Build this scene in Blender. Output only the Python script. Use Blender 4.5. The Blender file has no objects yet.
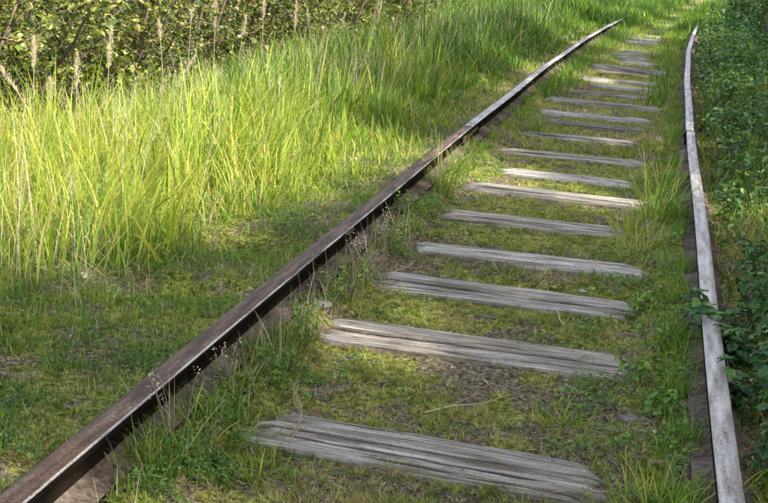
import bpy, math, random
import numpy as np
from mathutils import Vector, Matrix, Euler
R = math.radians
S = bpy.context.scene
C = S.collection
rng = np.random.default_rng(7)
random.seed(7)

# ------------------------------------------------------------------ camera
F_PX, PITCH, YAW, ROLL = 1247.26, 0.243399, 0.204605, -0.070779
def cam_dir(u, v):
    c, s = math.cos(ROLL), math.sin(ROLL)
    u, v = u*c - v*s, u*s + v*c
    d = (u, F_PX, -v)
    c, s = math.cos(PITCH), math.sin(PITCH)
    d = (d[0], d[1]*c + d[2]*s, -d[1]*s + d[2]*c)
    c, s = math.cos(YAW), math.sin(YAW)
    return Vector((d[0]*c - d[1]*s, d[0]*s + d[1]*c, d[2]))
fwd = cam_dir(0, 0).normalized()
right = (cam_dir(1, 0) - cam_dir(0, 0)).normalized()
up = right.cross(fwd).normalized()
cam_data = bpy.data.cameras.new('camera')
cam = bpy.data.objects.new('camera', cam_data)
C.objects.link(cam)
m = Matrix((right, up, -fwd)).transposed().to_4x4()
m.translation = Vector((1.18556, 0.0, 1.18256))
cam.matrix_world = m
cam_data.sensor_fit = 'HORIZONTAL'
cam_data.sensor_width = 36
cam_data.lens = 36*F_PX/768
cam_data.clip_start = 0.05
cam_data.clip_end = 1000
S.camera = cam

# ------------------------------------------------------------------ light
SUN_EL, SUN_X, SUN_Y = R(40), 0.93, -0.37
n = math.hypot(SUN_X, SUN_Y)
sun_dir = Vector((SUN_X/n*math.cos(SUN_EL), SUN_Y/n*math.cos(SUN_EL), math.sin(SUN_EL)))
w = bpy.data.worlds.new('World'); S.world = w; w.use_nodes = True
nt = w.node_tree
sky = nt.nodes.new('ShaderNodeTexSky'); sky.sky_type = 'NISHITA'; sky.sun_disc = False
sky.sun_elevation = SUN_EL; sky.sun_rotation = math.atan2(SUN_X, SUN_Y) % (2*math.pi)
sky.dust_density = 2.0
bg = nt.nodes['Background']; bg.inputs['Strength'].default_value = 0.15
sat = nt.nodes.new('ShaderNodeHueSaturation'); sat.inputs['Saturation'].default_value = 0.5   # desaturated to take blue out of the sky light
nt.links.new(sky.outputs[0], sat.inputs['Color']); nt.links.new(sat.outputs[0], bg.inputs['Color'])
sl = bpy.data.lights.new('sun', 'SUN'); sl.energy = 3.6; sl.angle = R(1.2); sl.color = (1.0, 0.93, 0.82)
so = bpy.data.objects.new('sun', sl); C.objects.link(so)
so.rotation_euler = sun_dir.to_track_quat('Z', 'Y').to_euler()
so.location = (6, -4, 12)
S.view_settings.view_transform = 'Standard'
S.view_settings.look = 'None'
S.view_settings.exposure = 1.8
S.view_settings.gamma = 1
S.render.engine = 'CYCLES'
S.cycles.max_bounces = 6
S.cycles.transparent_max_bounces = 4

# ------------------------------------------------------------------ helpers
def tag(o, label=None, cat=None, group=None, kind=None):
    if label: o['label'] = label
    if cat: o['category'] = cat
    if group: o['group'] = group
    if kind: o['kind'] = kind
    return o
def link(name, me, parent=None, loc=None):
    o = bpy.data.objects.new(name, me); C.objects.link(o)
    if parent: o.parent = parent
    if loc is not None: o.location = loc
    return o
def empty(name, loc, rz=0):
    o = bpy.data.objects.new(name, None); C.objects.link(o)
    o.location = loc; o.rotation_euler = (0, 0, rz); o.empty_display_size = .1
    return o
def np_mesh(name, V, faces, mat, var=None, smooth=False, mats=None, mat_idx=None):
    """V (n,3); faces: list of (m,k) int arrays (k = 3 or 4)."""
    me = bpy.data.meshes.new(name)
    V = np.asarray(V, np.float32)
    loops, starts, tot, off = [], [], 0, 0
    for f in faces:
        f = np.asarray(f, np.int32)
        if len(f) == 0: continue
        loops.append(f.ravel()); starts.append(off + np.arange(len(f))*f.shape[1])
        off += f.size; tot += len(f)
    loops = np.concatenate(loops); starts = np.concatenate(starts).astype(np.int32)
    me.vertices.add(len(V)); me.vertices.foreach_set('co', V.ravel())
    me.loops.add(len(loops)); me.loops.foreach_set('vertex_index', loops)
    me.polygons.add(tot); me.polygons.foreach_set('loop_start', starts)
    if mats:
        for mm in mats: me.materials.append(mm)
        if mat_idx is not None: me.polygons.foreach_set('material_index', np.asarray(mat_idx, np.int32))
    else: me.materials.append(mat)
    if smooth: me.polygons.foreach_set('use_smooth', np.ones(tot, bool))
    if var is not None:
        for k, a in (var.items() if isinstance(var, dict) else [('var', var)]):
            at = me.attributes.new(k, 'FLOAT', 'POINT'); at.data.foreach_set('value', np.asarray(a, np.float32))
    me.update(calc_edges=True)
    return me

_perm = np.random.default_rng(3).random((256, 256))
def vnoise(x, y):
    xi = np.floor(x).astype(int); yi = np.floor(y).astype(int)
    fx = x - xi; fy = y - yi
    fx = fx*fx*(3-2*fx); fy = fy*fy*(3-2*fy)
    a = _perm[xi & 255, yi & 255]; b = _perm[(xi+1) & 255, yi & 255]
    c = _perm[xi & 255, (yi+1) & 255]; d = _perm[(xi+1) & 255, (yi+1) & 255]
    return (a*(1-fx)+b*fx)*(1-fy) + (c*(1-fx)+d*fx)*fy
def fbm(x, y, o=4):
    s = 0; a = .5; t = 0
    for i in range(o):
        s = s + a*vnoise(x*2**i + 17.3*i, y*2**i + 5.1*i); t += a; a *= .55
    return s/t
def sstep(a, b, x):
    t = np.clip((x-a)/(b-a), 0, 1); return t*t*(3-2*t)

# track curve
K, Y0, G = 0.00247, 8.77, 1.435
def cx(y):
    q = np.maximum(0, np.asarray(y, float)-Y0); return K*q*q/2
def cslope(y): return K*max(0, y-Y0)

# sleepers: y centre, width, u-left visible, u-right visible, yaw, lift
SLEEPERS = [
 (3.19, .255, .195, 1.15, -.055, .004), (4.17, .235, .14, 1.22, .00, .002), (4.91, .25, .15, 1.20, .00, .0),
 (5.575, .195, .17, 1.24, .03, .0), (6.36, .20, .17, 1.12, .045, .004), (7.20, .235, .14, 1.22, -.01, .003),
 (7.84, .19, .28, 1.12, -.04, .0), (8.69, .20, .15, 1.15, .04, .004), (9.66, .19, .20, 1.07, .01, .0),
 (10.43, .18, .31, 1.14, -.07, .002), (11.04, .18, .21, 1.16, -.03, .004), (12.12, .2, .15, 1.23, -.04, .0),
 (13.0, .2, .26, 1.06, .12, .0), (13.78, .2, .48, 1.12, .0, .002), (14.48, .2, .25, 1.2, .08, .004),
 (15.9, .23, .36, 1.27, .03, .035), (17.25, .2, .6, .98, -.1, .012), (17.95, .22, .5, .9, -.03, .015),
 (18.55, .22, .45, .85, .0, .015), (19.4, .2, .45, .85, -.05, .01), (21.5, .25, .4, .95, .02, .02),
 (22.5, .25, .4, .9, .05, .012), (23.7, .2, .6, .9, .0, .01), (25.6, .22, .6, .95, .03, .01),
 (28.2, .22, .55, .95, .0, .014), (30.1, .22, .5, .9, .05, .014), (33.5, .22, .5, .9, .0, .01), (39.6, .3, .35, .9, .0, .02)]
_sy = np.array([s[0] for s in SLEEPERS]); _sl = np.array([s[2] for s in SLEEPERS]); _sr = np.array([s[3] for s in SLEEPERS])
def ground_z(x, y):
    x = np.asarray(x, float); y = np.asarray(y, float)
    u = x - cx(y)
    xl = np.interp(y, _sy, _sl); xr = np.interp(y, _sy, _sr)
    wob = (fbm(x*6+3, y*6, 3)-.5)*.16
    mid = -.199
    d = np.maximum(xl - u, u - xr) + wob          # >0 outside visible sleeper zone
    z = mid + sstep(-.05, .09, d)*.043
    # dip near the rail feet on the inside, soil worn away near the camera
    near = 1 - sstep(7.5, 10, y)
    dl = np.exp(-((u-.03)/.055)**2); dr = np.exp(-((u-(G-.035))/.06)**2)
    dl = np.exp(-((u-.01)/.10)**2); dr = np.exp(-((u-(G-.01))/.10)**2)
    z = z + (dl+dr)*(.040-.022*sstep(.35, .6, fbm(x*1.0+5, y*4+2, 3)))
    # outside the rails
    lo = sstep(-.10, -.20, u); ro = sstep(G+.10, G+.22, u)
    zo = -.128 + .03*(fbm(x*2, y*2)-.5)
    for (yy, hw) in ((4.22, .16), (4.95, .17)):   # old sleeper ends come out of the soil on the left
        zo = zo - .062*np.exp(-((y-yy)/hw)**4)*np.exp(-((u+.48)/.22)**4)
    z = z*(1-lo) + zo*lo
    z = z*(1-ro) + (-.140 + .03*(fbm(x*2+9, y*2)-.5))*ro
    # cross-section beyond the ballast bed
    z = z - .36*sstep(-1.5, -3.2, u) - .25*sstep(2.2, 4.2, u)
    far = np.maximum(np.abs(x)-5, 0)
    z = z + .02*far*(fbm(x*.05, y*.05, 3))*1.0*np.minimum(1, far/20)
    bump = (fbm(x*9, y*9, 4)-.5)*.034 + (fbm(x*34, y*34, 3)-.5)*.022
    return z + bump*(1-.25*near*(np.abs(u-.7) < .5))
def moss_amt(x, y):
    a = fbm(x*2.6+31, y*2.6+7, 4)
    b = fbm(x*11+3, y*11+71, 3)
    return sstep(.41, .56, a*.55 + b*.45)

# ------------------------------------------------------------------ materials
def new_mat(name):
    m = bpy.data.materials.new(name); m.use_nodes = True
    nt = m.node_tree; nt.nodes.clear()
    out = nt.nodes.new('ShaderNodeOutputMaterial'); b = nt.nodes.new('ShaderNodeBsdfPrincipled')
    nt.links.new(b.outputs[0], out.inputs[0])
    return m, nt, b, out
def N(nt, t, **kw):
    n = nt.nodes.new(t)
    for k, v in kw.items():
        if k in n.inputs: n.inputs[k].default_value = v
        else: setattr(n, k, v)
    return n
def ramp(nt, src, stops):
    r = nt.nodes.new('ShaderNodeValToRGB'); e = r.color_ramp.elements
    while len(e) > 1: e.remove(e[-1])
    e[0].position = stops[0][0]; e[0].color = (*stops[0][1], 1)
    for p, c in stops[1:]:
        k = e.new(p); k.color = (*c, 1)
    nt.links.new(src, r.inputs[0]); return r
def g(v): return (v, v, v)

def leaf_mat(name, stops, rough=.5, trans=.35, spec=.4):
    m, nt, b, out = new_mat(name)
    at = N(nt, 'ShaderNodeAttribute', attribute_name='var')
    r = ramp(nt, at.outputs['Fac'], stops)
    nt.links.new(r.outputs[0], b.inputs['Base Color'])
    b.inputs['Roughness'].default_value = rough
    b.inputs['Specular IOR Level'].default_value = spec
    tr = nt.nodes.new('ShaderNodeBsdfTranslucent')
    hs = N(nt, 'ShaderNodeHueSaturation'); hs.inputs['Hue'].default_value = .485
    hs.inputs['Value'].default_value = 1.5; hs.inputs['Saturation'].default_value = 1.1
    nt.links.new(r.outputs[0], hs.inputs['Color']); nt.links.new(hs.outputs[0], tr.inputs['Color'])
    mx = nt.nodes.new('ShaderNodeMixShader'); mx.inputs[0].default_value = trans
    nt.links.new(b.outputs[0], mx.inputs[1]); nt.links.new(tr.outputs[0], mx.inputs[2])
    nt.links.new(mx.outputs[0], out.inputs[0])
    return m
M = {}
M['grass'] = leaf_mat('grass_blade', [(0, (.018, .045, .010)), (.25, (.045, .105, .018)), (.5, (.10, .20, .024)),
    (.7, (.21, .31, .036)), (.84, (.38, .42, .065)), (.92, (.38, .29, .12)), (1, (.50, .43, .27))], .5, .42, .25)
M['moss'] = leaf_mat('moss_tuft', [(0, (.05, .06, .018)), (.3, (.12, .15, .03)), (.52, (.25, .28, .065)), (.72, (.42, .42, .14)), (.84, (.33, .25, .12)), (1, (.22, .15, .08))], .9, .25, .05)
M['leaf'] = leaf_mat('shrub_leaf', [(0, (.02, .035, .010)), (.35, (.06, .095, .018)), (.65, (.17, .21, .035)), (.9, (.38, .38, .10)), (1, (.36, .27, .11))], .42, .3, .4)
M['herb'] = leaf_mat('herb_leaf', [(0, (.014, .045, .014)), (.4, (.042, .12, .028)), (.75, (.095, .205, .04)), (1, (.22, .30, .06))], .42, .25, .5)
M['weed'] = leaf_mat('weed_leaf', [(0, (.03, .075, .018)), (.5, (.075, .16, .03)), (.85, (.15, .27, .045)), (1, (.26, .36, .06))], .5, .3, .35)
M['plume'] = leaf_mat('dry_plume', [(0, (.34, .27, .17)), (.5, (.58, .49, .34)), (1, (.76, .68, .50))], .8, .3, .2)
M['petal'] = leaf_mat('white_petal', [(0, (.75, .75, .72)), (1, (.85, .85, .80))], .6, .2, .3)

def bark_mat():
    m, nt, b, out = new_mat('bark')
    tc = N(nt, 'ShaderNodeTexCoord'); mp = N(nt, 'ShaderNodeMapping'); mp.inputs['Scale'].default_value = (14, 14, 3)
    nt.links.new(tc.outputs['Object'], mp.inputs[0])
    no = N(nt, 'ShaderNodeTexNoise', Scale=2.0, Detail=6.0); nt.links.new(mp.outputs[0], no.inputs[0])
    r = ramp(nt, no.outputs[0], [(.3, (.05, .035, .022)), (.6, (.15, .11, .075)), (.8, (.25, .21, .16))])
    nt.links.new(r.outputs[0], b.inputs['Base Color']); b.inputs['Roughness'].default_value = .9
    bp = N(nt, 'ShaderNodeBump', Strength=.6, Distance=.01); nt.links.new(no.outputs[0], bp.inputs['Height']); nt.links.new(bp.outputs[0], b.inputs['Normal'])
    return m
M['bark'] = bark_mat()

def ground_mat():
    m, nt, b, out = new_mat('mossy_soil')
    tc = N(nt, 'ShaderNodeTexCoord')
    at = N(nt, 'ShaderNodeAttribute', attribute_name='moss')
    def noise(s, d=5.0, r=.6):
        n = N(nt, 'ShaderNodeTexNoise', Scale=s, Detail=d, Roughness=r); nt.links.new(tc.outputs['Object'], n.inputs[0]); return n
    n1, n2, n3 = noise(55, 6, .7), noise(9), noise(160, 3)
    soil = ramp(nt, n1.outputs[0], [(.30, (.022, .016, .010)), (.43, (.075, .056, .036)), (.52, (.15, .115, .078)), (.62, (.27, .22, .16)), (.74, (.42, .36, .28))])
    moss = ramp(nt, n1.outputs[0], [(.32, (.022, .024, .009)), (.44, (.10, .105, .025)), (.54, (.23, .23, .055)), (.66, (.38, .36, .12))])
    th = N(nt, 'ShaderNodeMath', operation='ADD'); nt.links.new(at.outputs['Fac'], th.inputs[0])
    sub = N(nt, 'ShaderNodeMath', operation='MULTIPLY_ADD'); nt.links.new(n3.outputs[0], sub.inputs[0]); sub.inputs[1].default_value = 1.2; sub.inputs[2].default_value = -.6
    nt.links.new(sub.outputs[0], th.inputs[1])
    cl = ramp(nt, th.outputs[0], [(.3, g(0)), (.7, g(1))])
    mx = N(nt, 'ShaderNodeMix', data_type='RGBA')
    nt.links.new(cl.outputs[0], mx.inputs[0]); nt.links.new(soil.outputs[0], mx.inputs[6]); nt.links.new(moss.outputs[0], mx.inputs[7])
    nt.links.new(mx.outputs[2], b.inputs['Base Color'])
    b.inputs['Roughness'].default_value = .95; b.inputs['Specular IOR Level'].default_value = .04
    bp = N(nt, 'ShaderNodeBump', Strength=1.0, Distance=.012)
    nt.links.new(n1.outputs[0], bp.inputs['Height']); nt.links.new(bp.outputs[0], b.inputs['Normal'])
    return m
M['ground'] = ground_mat()

def wood_mat(name='weathered_wood', tint=(1, 1, 1)):
    m, nt, b, out = new_mat(name)
    tc = N(nt, 'ShaderNodeTexCoord'); oi = N(nt, 'ShaderNodeObjectInfo')
    ad = N(nt, 'ShaderNodeVectorMath', operation='ADD'); nt.links.new(tc.outputs['Object'], ad.inputs[0])
    cb = N(nt, 'ShaderNodeCombineXYZ'); 
    mu = N(nt, 'ShaderNodeMath', operation='MULTIPLY'); nt.links.new(oi.outputs['Random'], mu.inputs[0]); mu.inputs[1].default_value = 40
    nt.links.new(mu.outputs[0], cb.inputs[0]); nt.links.new(mu.outputs[0], cb.inputs[1]); nt.links.new(cb.outputs[0], ad.inputs[1])
    mp = N(nt, 'ShaderNodeMapping'); mp.inputs['Scale'].default_value = (3.5, 150, 90); nt.links.new(ad.outputs[0], mp.inputs[0])
    n1 = N(nt, 'ShaderNodeTexNoise', Scale=1.0, Detail=8.0, Roughness=.7, Distortion=.5); nt.links.new(mp.outputs[0], n1.inputs[0])
    mp2 = N(nt, 'ShaderNodeMapping'); mp2.inputs['Scale'].default_value = (2.5, 24, 24); nt.links.new(ad.outputs[0], mp2.inputs[0])
    n2 = N(nt, 'ShaderNodeTexNoise', Scale=1.0, Detail=6.0, Roughness=.6); nt.links.new(mp2.outputs[0], n2.inputs[0])
    n3 = N(nt, 'ShaderNodeTexNoise', Scale=90.0, Detail=3.0); nt.links.new(ad.outputs[0], n3.inputs[0])
    col = ramp(nt, n1.outputs[0], [(.30, tuple(.035*t for t in tint)), (.41, (.15*tint[0], .142*tint[1], .130*tint[2])), (.51, (.32*tint[0], .305*tint[1], .285*tint[2])), (.66, (.54*tint[0], .52*tint[1], .49*tint[2]))])
    st = ramp(nt, n2.outputs[0], [(.36, (.34, .30, .25)), (.50, (.85, .83, .80)), (.62, (1, 1, 1))])
    mm = N(nt, 'ShaderNodeMix', data_type='RGBA', blend_type='MULTIPLY'); mm.inputs[0].default_value = .9
    nt.links.new(col.outputs[0], mm.inputs[6]); nt.links.new(st.outputs[0], mm.inputs[7])
    sp = ramp(nt, n3.outputs[0], [(.33, (.55, .5, .42)), (.45, (1, 1, 1))])
    m3 = N(nt, 'ShaderNodeMix', data_type='RGBA', blend_type='MULTIPLY'); m3.inputs[0].default_value = .6
    nt.links.new(mm.outputs[2], m3.inputs[6]); nt.links.new(sp.outputs[0], m3.inputs[7])
    # soil and rot on the ends, shade painted on the sides; near-black along cracks
    at = N(nt, 'ShaderNodeAttribute', attribute_name='dirt')
    m4 = N(nt, 'ShaderNodeMix', data_type='RGBA'); nt.links.new(at.outputs['Fac'], m4.inputs[0])
    nt.links.new(m3.outputs[2], m4.inputs[6])
    dr = ramp(nt, n3.outputs[0], [(.35, (.03, .022, .014)), (.6, (.09, .07, .045))]); nt.links.new(dr.outputs[0], m4.inputs[7])
    ck = N(nt, 'ShaderNodeAttribute', attribute_name='crack'); m5 = N(nt, 'ShaderNodeMix', data_type='RGBA'); nt.links.new(ck.outputs['Fac'], m5.inputs[0])
    nt.links.new(m4.outputs[2], m5.inputs[6]); m5.inputs[7].default_value = (.012, .010, .006, 1)
    nt.links.new(m5.outputs[2], b.inputs['Base Color']); b.inputs['Roughness'].default_value = .85
    sm = N(nt, 'ShaderNodeMath', operation='MULTIPLY_ADD'); nt.links.new(ck.outputs['Fac'], sm.inputs[0]); sm.inputs[1].default_value = -.14; sm.inputs[2].default_value = .14
    nt.links.new(sm.outputs[0], b.inputs['Specular IOR Level'])
    bp = N(nt, 'ShaderNodeBump', Strength=.9, Distance=.004); nt.links.new(n1.outputs[0], bp.inputs['Height']); nt.links.new(bp.outputs[0], b.inputs['Normal'])
    return m
M['wood'] = wood_mat()
WOODS = [wood_mat('weathered_wood_grey_brown', (1.0, .965, .91)), wood_mat('weathered_wood_warm', (1.05, 1.0, .92)), wood_mat('weathered_wood_pale', (1.2, 1.18, 1.15)), wood_mat('weathered_wood_dark', (.8, .78, .74))]
M['pale_wood'] = wood_mat('pale_yellow_wood', (1.35, 1.2, .75))

def steel_mat(name, stops, rough, metal, bump=.5, streak=True, ns=150, spec=.5):
    m, nt, b, out = new_mat(name)
    tc = N(nt, 'ShaderNodeTexCoord')
    mp = N(nt, 'ShaderNodeMapping'); mp.inputs['Scale'].default_value = (7, .8, 7) if streak else (1, 1, 1); nt.links.new(tc.outputs['Object'], mp.inputs[0])
    n1 = N(nt, 'ShaderNodeTexNoise', Scale=float(ns), Detail=8.0, Roughness=.75); nt.links.new(tc.outputs['Object'], n1.inputs[0])
    n2 = N(nt, 'ShaderNodeTexNoise', Scale=5.0, Detail=5.0, Roughness=.6); nt.links.new(mp.outputs[0], n2.inputs[0])
    av = N(nt, 'ShaderNodeMath', operation='MULTIPLY_ADD'); nt.links.new(n1.outputs[0], av.inputs[0]); av.inputs[1].default_value = .5
    h = N(nt, 'ShaderNodeMath', operation='MULTIPLY'); nt.links.new(n2.outputs[0], h.inputs[0]); h.inputs[1].default_value = .5
    nt.links.new(h.outputs[0], av.inputs[2])
    c = ramp(nt, av.outputs[0], stops); nt.links.new(c.outputs[0], b.inputs['Base Color'])
    rr = ramp(nt, av.outputs[0], [(.35, g(rough+.15)), (.6, g(rough))]); nt.links.new(rr.outputs[0], b.inputs['Roughness'])
    b.inputs['Metallic'].default_value = metal; b.inputs['Specular IOR Level'].default_value = spec
    bp = N(nt, 'ShaderNodeBump', Strength=bump, Distance=.002); nt.links.new(n1.outputs[0], bp.inputs['Height']); nt.links.new(bp.outputs[0], b.inputs['Normal'])
    return m
M['rust_top'] = steel_mat('brown_rail_top', [(.38, (.016, .009, .006)), (.45, (.034, .018, .010)), (.52, (.078, .042, .023)), (.58, (.13, .083, .052)), (.66, (.23, .18, .14))], .6, .0, spec=.3)
M['steel_top'] = steel_mat('grey_rail_top', [(.40, (.11, .075, .055)), (.455, (.24, .205, .18)), (.53, (.37, .345, .325)), (.64, (.50, .475, .455))], .45, .3)
M['edge'] = steel_mat('worn_bright_edge', [(.43, (.06, .04, .03)), (.49, (.34, .31, .29)), (.58, (.58, .56, .54))], .3, .5)
M['rust'] = steel_mat('dark_rust', [(.3, (.004, .0035, .003)), (.5, (.010, .008, .006)), (.6, (.020, .013, .009)), (.75, (.06, .035, .022))], .9, .0, 1.0, False, spec=.03)  # near-black: shade under the rail head is put into this colour
M['foot'] = steel_mat('dusty_rail_foot', [(.36, (.02, .014, .011)), (.46, (.060, .046, .036)), (.55, (.13, .102, .080)), (.66, (.22, .18, .145))], .9, 0, 1.0, False, 45, spec=.08)
M['stalk'] = leaf_mat('dry_stalk', [(0, (.06, .04, .025)), (.35, (.20, .14, .085)), (.75, (.42, .34, .23)), (1, (.58, .50, .38))], .8, .15, .2)
M['stone'] = steel_mat('stone', [(.38, (.05, .045, .04)), (.62, (.22, .21, .20))], .8, 0, 1, False, 50)

# ------------------------------------------------------------------ ground: one sheet to the horizon
def spaced(segs):
    out = [segs[0][0]]
    for a, b, s in segs:
        k = max(1, int(round((b-a)/s))); out += list(np.linspace(a, b, k+1)[1:])
    return np.array(out)
gx = spaced([(-300, -60, 24), (-60, -12, 4), (-12, -4, .8), (-4, -1.2, .08), (-1.2, -.3, .03), (-.3, 2.0, .014), (2.0, 3.5, .06), (3.5, 12, .7), (12, 60, 4), (60, 300, 24)])
gy = spaced([(-120, -10, 11), (-10, 1, 1), (1, 2.4, .1), (2.4, 7.5, .014), (7.5, 14, .035), (14, 34, .12), (34, 60, 1), (60, 400, 17)])
X, Y = np.meshgrid(gx, gy)
XX, YY = X.ravel(), Y.ravel()
Z = ground_z(XX, YY)
ii = np.arange(len(gy)-1)[:, None]*len(gx) + np.arange(len(gx)-1)[None, :]
ii = ii.ravel()
gm = np_mesh('ground', np.stack([XX, YY, Z], 1), [np.stack([ii, ii+1, ii+1+len(gx), ii+len(gx)], 1)], M['ground'],
             {'moss': moss_amt(XX, YY)}, smooth=True)
tag(link('ground', gm), kind='structure')

# ------------------------------------------------------------------ generators
def blades(P, H, W, az, lean, curl, segs=3, var=None, name='blades', flat=0.0):
    """grass blades: P (n,3) base, tapered ribbons bent over; returns V, faces, var."""
    n = len(P)
    dt = H/segs
    cxy = np.stack([np.cos(az), np.sin(az)], 1)
    tw = az + math.pi/2 + rng.normal(0, .5, n)
    sx = np.stack([np.cos(tw), np.sin(tw), np.zeros(n)], 1)
    pos = P.copy(); V = np.zeros((n, 2*segs+1, 3)); vv = np.zeros((n, 2*segs+1))
    for s in range(segs+1):
        t = s/segs
        wd = W*(1-t)**.6*(.75+.5*min(1, t*3))
        if s < segs:
            V[:, 2*s] = pos - sx*(wd/2)[:, None]; V[:, 2*s+1] = pos + sx*(wd/2)[:, None]
            vv[:, 2*s] = vv[:, 2*s+1] = var
        else:
            V[:, 2*s] = pos; vv[:, 2*s] = var
        th = lean + curl*(t+.5/segs)
        pos = pos + np.concatenate([cxy*(np.sin(th)*dt)[:, None], (np.cos(th)*dt)[:, None]], 1)
    k = 2*segs+1
    base = np.arange(n)[:, None]*k
    quads = []
    for s in range(segs-1):
        quads.append(np.concatenate([base+2*s, base+2*s+1, base+2*s+3, base+2*s+2], 1))
    tri = np.concatenate([base+2*(segs-1), base+2*(segs-1)+1, base+2*segs], 1)
    fs = ([np.concatenate(quads)] if quads else []) + [tri]
    return V.reshape(-1, 3), fs, vv.ravel()
def leaves(P, size, var, up=.5, aspect=.55, droop=.2):
    """rhombic folded leaves (2 quads as 4 tris around a midrib): P (n,3)."""
    n = len(P)
    az = rng.random(n)*2*math.pi
    el = rng.normal(-.15, .45, n)
    d = np.stack([np.cos(az)*np.cos(el), np.sin(az)*np.cos(el), np.sin(el)], 1)
    upv = np.stack([rng.normal(0, 1-up, n), rng.normal(0, 1-up, n), np.ones(n)*up+.15], 1)
    s = np.cross(d, upv); s /= np.linalg.norm(s, axis=1)[:, None]+1e-6
    nn = np.cross(s, d)
    L = size[:, None]
    V = np.zeros((n, 6, 3))
    V[:, 0] = P
    V[:, 1] = P + d*L*.33 + s*L*aspect*.5 + nn*L*.06
    V[:, 2] = P + d*L*.72 + s*L*aspect*.38 + nn*L*(.06-droop*.3)
    V[:, 3] = P + d*L - nn*L*droop
    V[:, 4] = P + d*L*.72 - s*L*aspect*.38 + nn*L*(.06-droop*.3)
    V[:, 5] = P + d*L*.33 - s*L*aspect*.5 + nn*L*.06
    b = np.arange(n)[:, None]*6
    q = np.concatenate([np.concatenate([b, b+1, b+2, b+3], 1), np.concatenate([b, b+3, b+4, b+5], 1)])
    return V.reshape(-1, 3), [q], np.repeat(var, 6)
def tubes(paths, sides=5):
    """paths: list of (points (k,3), radii (k,)) -> V, faces"""
    Vs, F, off = [], [], 0
    for pts, rad in paths:
        pts = np.asarray(pts, float); k = len(pts)
        tg = np.gradient(pts, axis=0); tg /= np.linalg.norm(tg, axis=1)[:, None]+1e-9
        ref = np.where(np.abs(tg[:, 2:3]) > .9, np.array([[1., 0, 0]]), np.array([[0, 0, 1.]]))
        a = np.cross(tg, ref); a /= np.linalg.norm(a, axis=1)[:, None]+1e-9
        b2 = np.cross(tg, a)
        ph = np.arange(sides)*2*math.pi/sides
        ring = pts[:, None] + (a[:, None]*np.cos(ph)[None, :, None] + b2[:, None]*np.sin(ph)[None, :, None])*np.asarray(rad)[:, None, None]
        Vs.append(ring.reshape(-1, 3))
        i = np.arange(k-1)[:, None]*sides; j = np.arange(sides)[None]; j2 = (j+1) % sides
        F.append(np.stack([i+j, i+j2, i+sides+j2, i+sides+j], 2).reshape(-1, 4)+off)
        Vs.append(pts[-1:] + tg[-1:]*rad[-1])
        tip = off + k*sides
        F.append(np.stack([off+(k-1)*sides+j[0], off+(k-1)*sides+j2[0], np.full(sides, tip), np.full(sides, tip)], 1))
        off += k*sides+1
    V = np.concatenate(Vs); F = np.concatenate(F)
    tri = F[F[:, 2] == F[:, 3]][:, :3]; q = F[F[:, 2] != F[:, 3]]
    return V, [q, tri]
def tube_mesh(name, paths, mat, sides=5, var=None):
    V, F = tubes(paths, sides)
    return np_mesh(name, V, F, mat, None if var is None else np.full(len(V), var), smooth=True)
def merge(parts):
    Vs, Q, T, vr, off = [], [], [], [], 0
    for V, fs, v in parts:
        for f in fs:
            (Q if f.shape[1] == 4 else T).append(f+off)
        Vs.append(V); vr.append(v); off += len(V)
    fs = []
    if Q: fs.append(np.concatenate(Q))
    if T: fs.append(np.concatenate(T))
    return np.concatenate(Vs), fs, np.concatenate(vr)
def curve_pts(p0, d, L, k, bend=.3, up=0.0, seed=None):
    r = np.random.default_rng(seed)
    p = np.array(p0, float); d = np.array(d, float); d /= np.linalg.norm(d); out = [p.copy()]
    for i in range(k):
        d = d + r.normal(0, bend/k**.5, 3); d[2] += up/k; d /= np.linalg.norm(d)
        p = p + d*L/k; out.append(p.copy())
    return np.array(out)
def mk(name, parts, mat, parent=None, smooth=False):
    V, fs, v = merge(parts)
    return link(name, np_mesh(name, V, fs, mat, v, smooth), parent)

# ------------------------------------------------------------------ rails
RAIL_PROF = [(-.0355+a, b) for a, b in [(-.035, -.006), (-.024, -.0015), (0, 0), (.0305, -.0015), (.0345, -.0065), (.0352, -.024), (.028, -.031), (.008, -.038), (.007, -.090),
             (.016, -.097), (.075, -.114), (.075, -.124), (-.075, -.124), (-.075, -.114), (-.016, -.097), (-.007, -.090), (-.008, -.038), (-.028, -.031), (-.035, -.024)]]
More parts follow.
